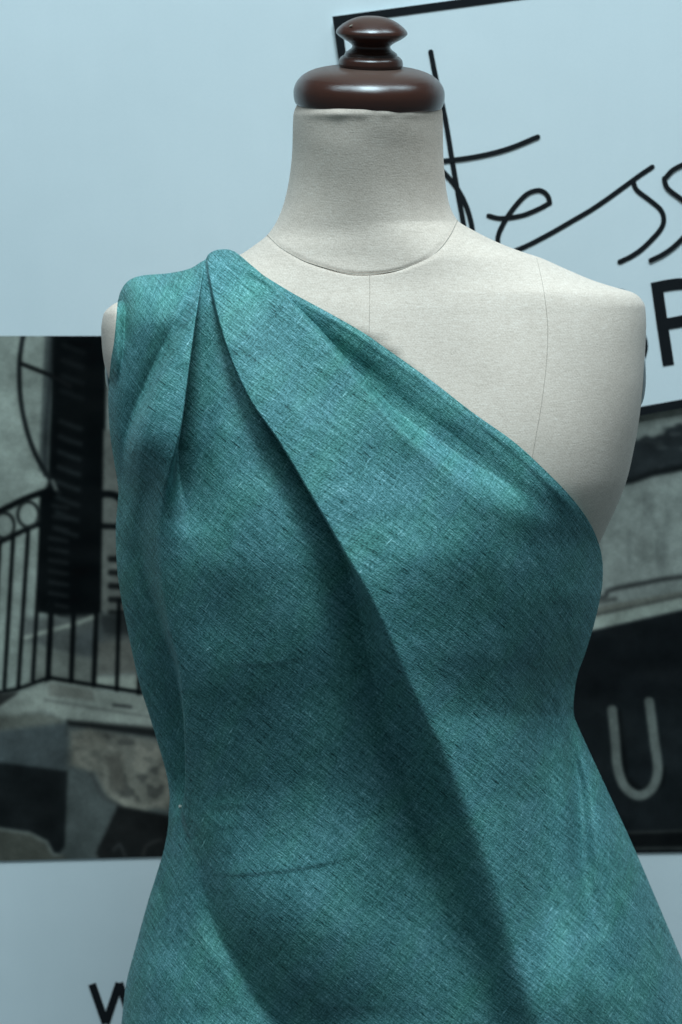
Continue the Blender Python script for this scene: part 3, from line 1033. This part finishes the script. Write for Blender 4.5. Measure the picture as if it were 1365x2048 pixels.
sheet = grid_mesh('photo_print', at(QX, QY, BYD - .0012), M_PRINT, banner, colour=inkl)

# ---- white logo box with black outline, set askew over the photograph
BX4 = [(665, 33), (1700, -107), (1700, 756), (793, 918)]
flat_poly('logo_box', BX4, BYD - .0045, .001, M_WHITE, banner)
fo = np.array(BX4, float)


def inset(P, d):
    n = len(P); out = []
    for i in range(n):
        a, b, c = P[i - 1], P[i], P[(i + 1) % n]
        d1 = (b - a) / np.linalg.norm(b - a); d2 = (c - b) / np.linalg.norm(c - b)
        n1 = np.array([-d1[1], d1[0]]); n2 = np.array([-d2[1], d2[0]])
        A = np.array([n1, n2]); out.append(np.linalg.solve(A, [n1 @ a + d, n2 @ b + d]))
    return np.array(out)


fi = inset(fo, 17.0)
bm = bmesh.new()
fa = [bm.verts.new(at(p[0], p[1], BYD - .0049)) for p in fo]
fb = [bm.verts.new(at(p[0], p[1], BYD - .0049)) for p in fi]
for i in range(4):
    bm.faces.new((fa[i], fa[(i + 1) % 4], fb[(i + 1) % 4], fb[i]))
bm_obj('box_outline', bm, M_INK, banner, smooth=False)

YI = BYD - .0049
s_main = [(1305, 334), (1281, 350), (1262, 364), (1195, 412), (1140, 445), (1087, 475), (1040, 498), (990, 515)]
s_curve = [(1267, 360), (1269, 370), (1276, 382), (1302, 402), (1322, 420), (1328, 440), (1320, 461), (1290, 493), (1266, 511), (1240, 524)]
cv = lambda p: catmull(p, 8)
ribbon('letter_t', [cv([(862, 104), (872, 155), (890, 233), (908, 340), (926, 440), (936, 500)]),
                    cv([(850, 318), (872, 330), (890, 347), (914, 376), (932, 410), (944, 452), (948, 500)]),
                    cv([(840, 324), (890, 322), (956, 313), (1016, 298), (1076, 274)])], 10.5, YI, M_INK, banner, offs=.00012)
ribbon('letter_e', [cv([(978, 432), (1004, 437), (1045, 431), (1080, 417), (1100, 406)]), cv([(1100, 406), (1097, 394), (1088, 384), (1074, 381), (1051, 391), (1022, 424), (1001, 460), (996, 485), (1004, 510)])], 10, YI, M_INK, banner, offs=.00012)
ribbon('letter_s', [cv(s_main), cv(s_curve)], 10, YI, M_INK, banner, offs=.00012)
sh = np.array([62.0, -3.0])
ribbon('letter_s', [cv([(1410, 312), (1385, 322), (1365, 330), (1345, 341), (1333, 354)]), cv([tuple(np.array(p) + sh) for p in s_curve])], 10, YI - .0004, M_INK, banner, offs=.00012)
# capitals below the handwriting
ribbon('letter_r', [np.array([(1313.5, 566), (1325, 648), (1337.5, 731)]),
                    cv([(1304, 577), (1340, 570), (1372, 568), (1396, 578), (1404, 602), (1396, 626), (1372, 640), (1322, 650)]),
                    np.array([(1382, 640), (1405, 680), (1428, 716)])], 23, YI, M_INK, banner, caps=False, offs=.00012)
ribbon('letter_s', [cv([(1262, 600), (1240, 588), (1214, 594), (1204, 614), (1216, 636), (1246, 650), (1276, 664), (1286, 692), (1276, 722), (1248, 736), (1220, 730)])], 21, YI, M_INK, banner, caps=False)
ribbon('letter_w', [np.array([(184.5, 1968), (212, 2047)]), np.array([(212, 2047), (239, 1966)]), np.array([(239, 1966), (266, 2047)]), np.array([(266, 2047), (293, 1964)])],
       15.5, BYD - .0005, M_INK, banner, caps=False, offs=.00012)
for i, (dx) in enumerate((122, 244)):
    ribbon('letter_w', [np.array([(184.5 + dx, 1968), (212 + dx, 2047)]), np.array([(212 + dx, 2047), (239 + dx, 1966)]), np.array([(239 + dx, 1966), (266 + dx, 2047)]), np.array([(266 + dx, 2047), (293 + dx, 1964)])],
           15.5, BYD - .0005, M_INK, banner, caps=False, offs=.00012)

# ------------------------------------------------------------------ light: two soft lamps overhead, dim surroundings
w = bpy.data.worlds.new('World'); SC.world = w; w.use_nodes = True
bg = w.node_tree.nodes['Background']
bg.inputs['Color'].default_value = (.52, .79, .92, 1)
bg.inputs['Strength'].default_value = .18


def lamp(name, loc, target, sx, sy, power, col):
    d = bpy.data.lights.new(name, 'AREA')
    d.shape = 'RECTANGLE'; d.size = sx; d.size_y = sy; d.energy = power; d.color = col
    o = bpy.data.objects.new(name, d); COL.objects.link(o)
    o.location = loc
    v_ = Vector(target) - Vector(loc)
    o.rotation_euler = v_.to_track_quat('-Z', 'Y').to_euler()
    return o


COOL = (.67, .895, 1.0)
lamp('ceiling_lamp', (.10, -1.05, 4.45), (0, .0, 1.35), .95, .95, 138, COOL)
lamp('ceiling_lamp', (-1.25, -.75, 4.3), (0, .05, 1.35), .75, .75, 30, COOL)
lamp('ceiling_lamp', (1.45, -.15, 4.1), (0, .05, 1.35), .7, .7, 26, COOL)

SC.view_settings.view_transform = 'Standard'
SC.view_settings.look = 'None'
SC.view_settings.exposure = 0
SC.view_settings.gamma = 1
SC.view_settings.use_curve_mapping = False
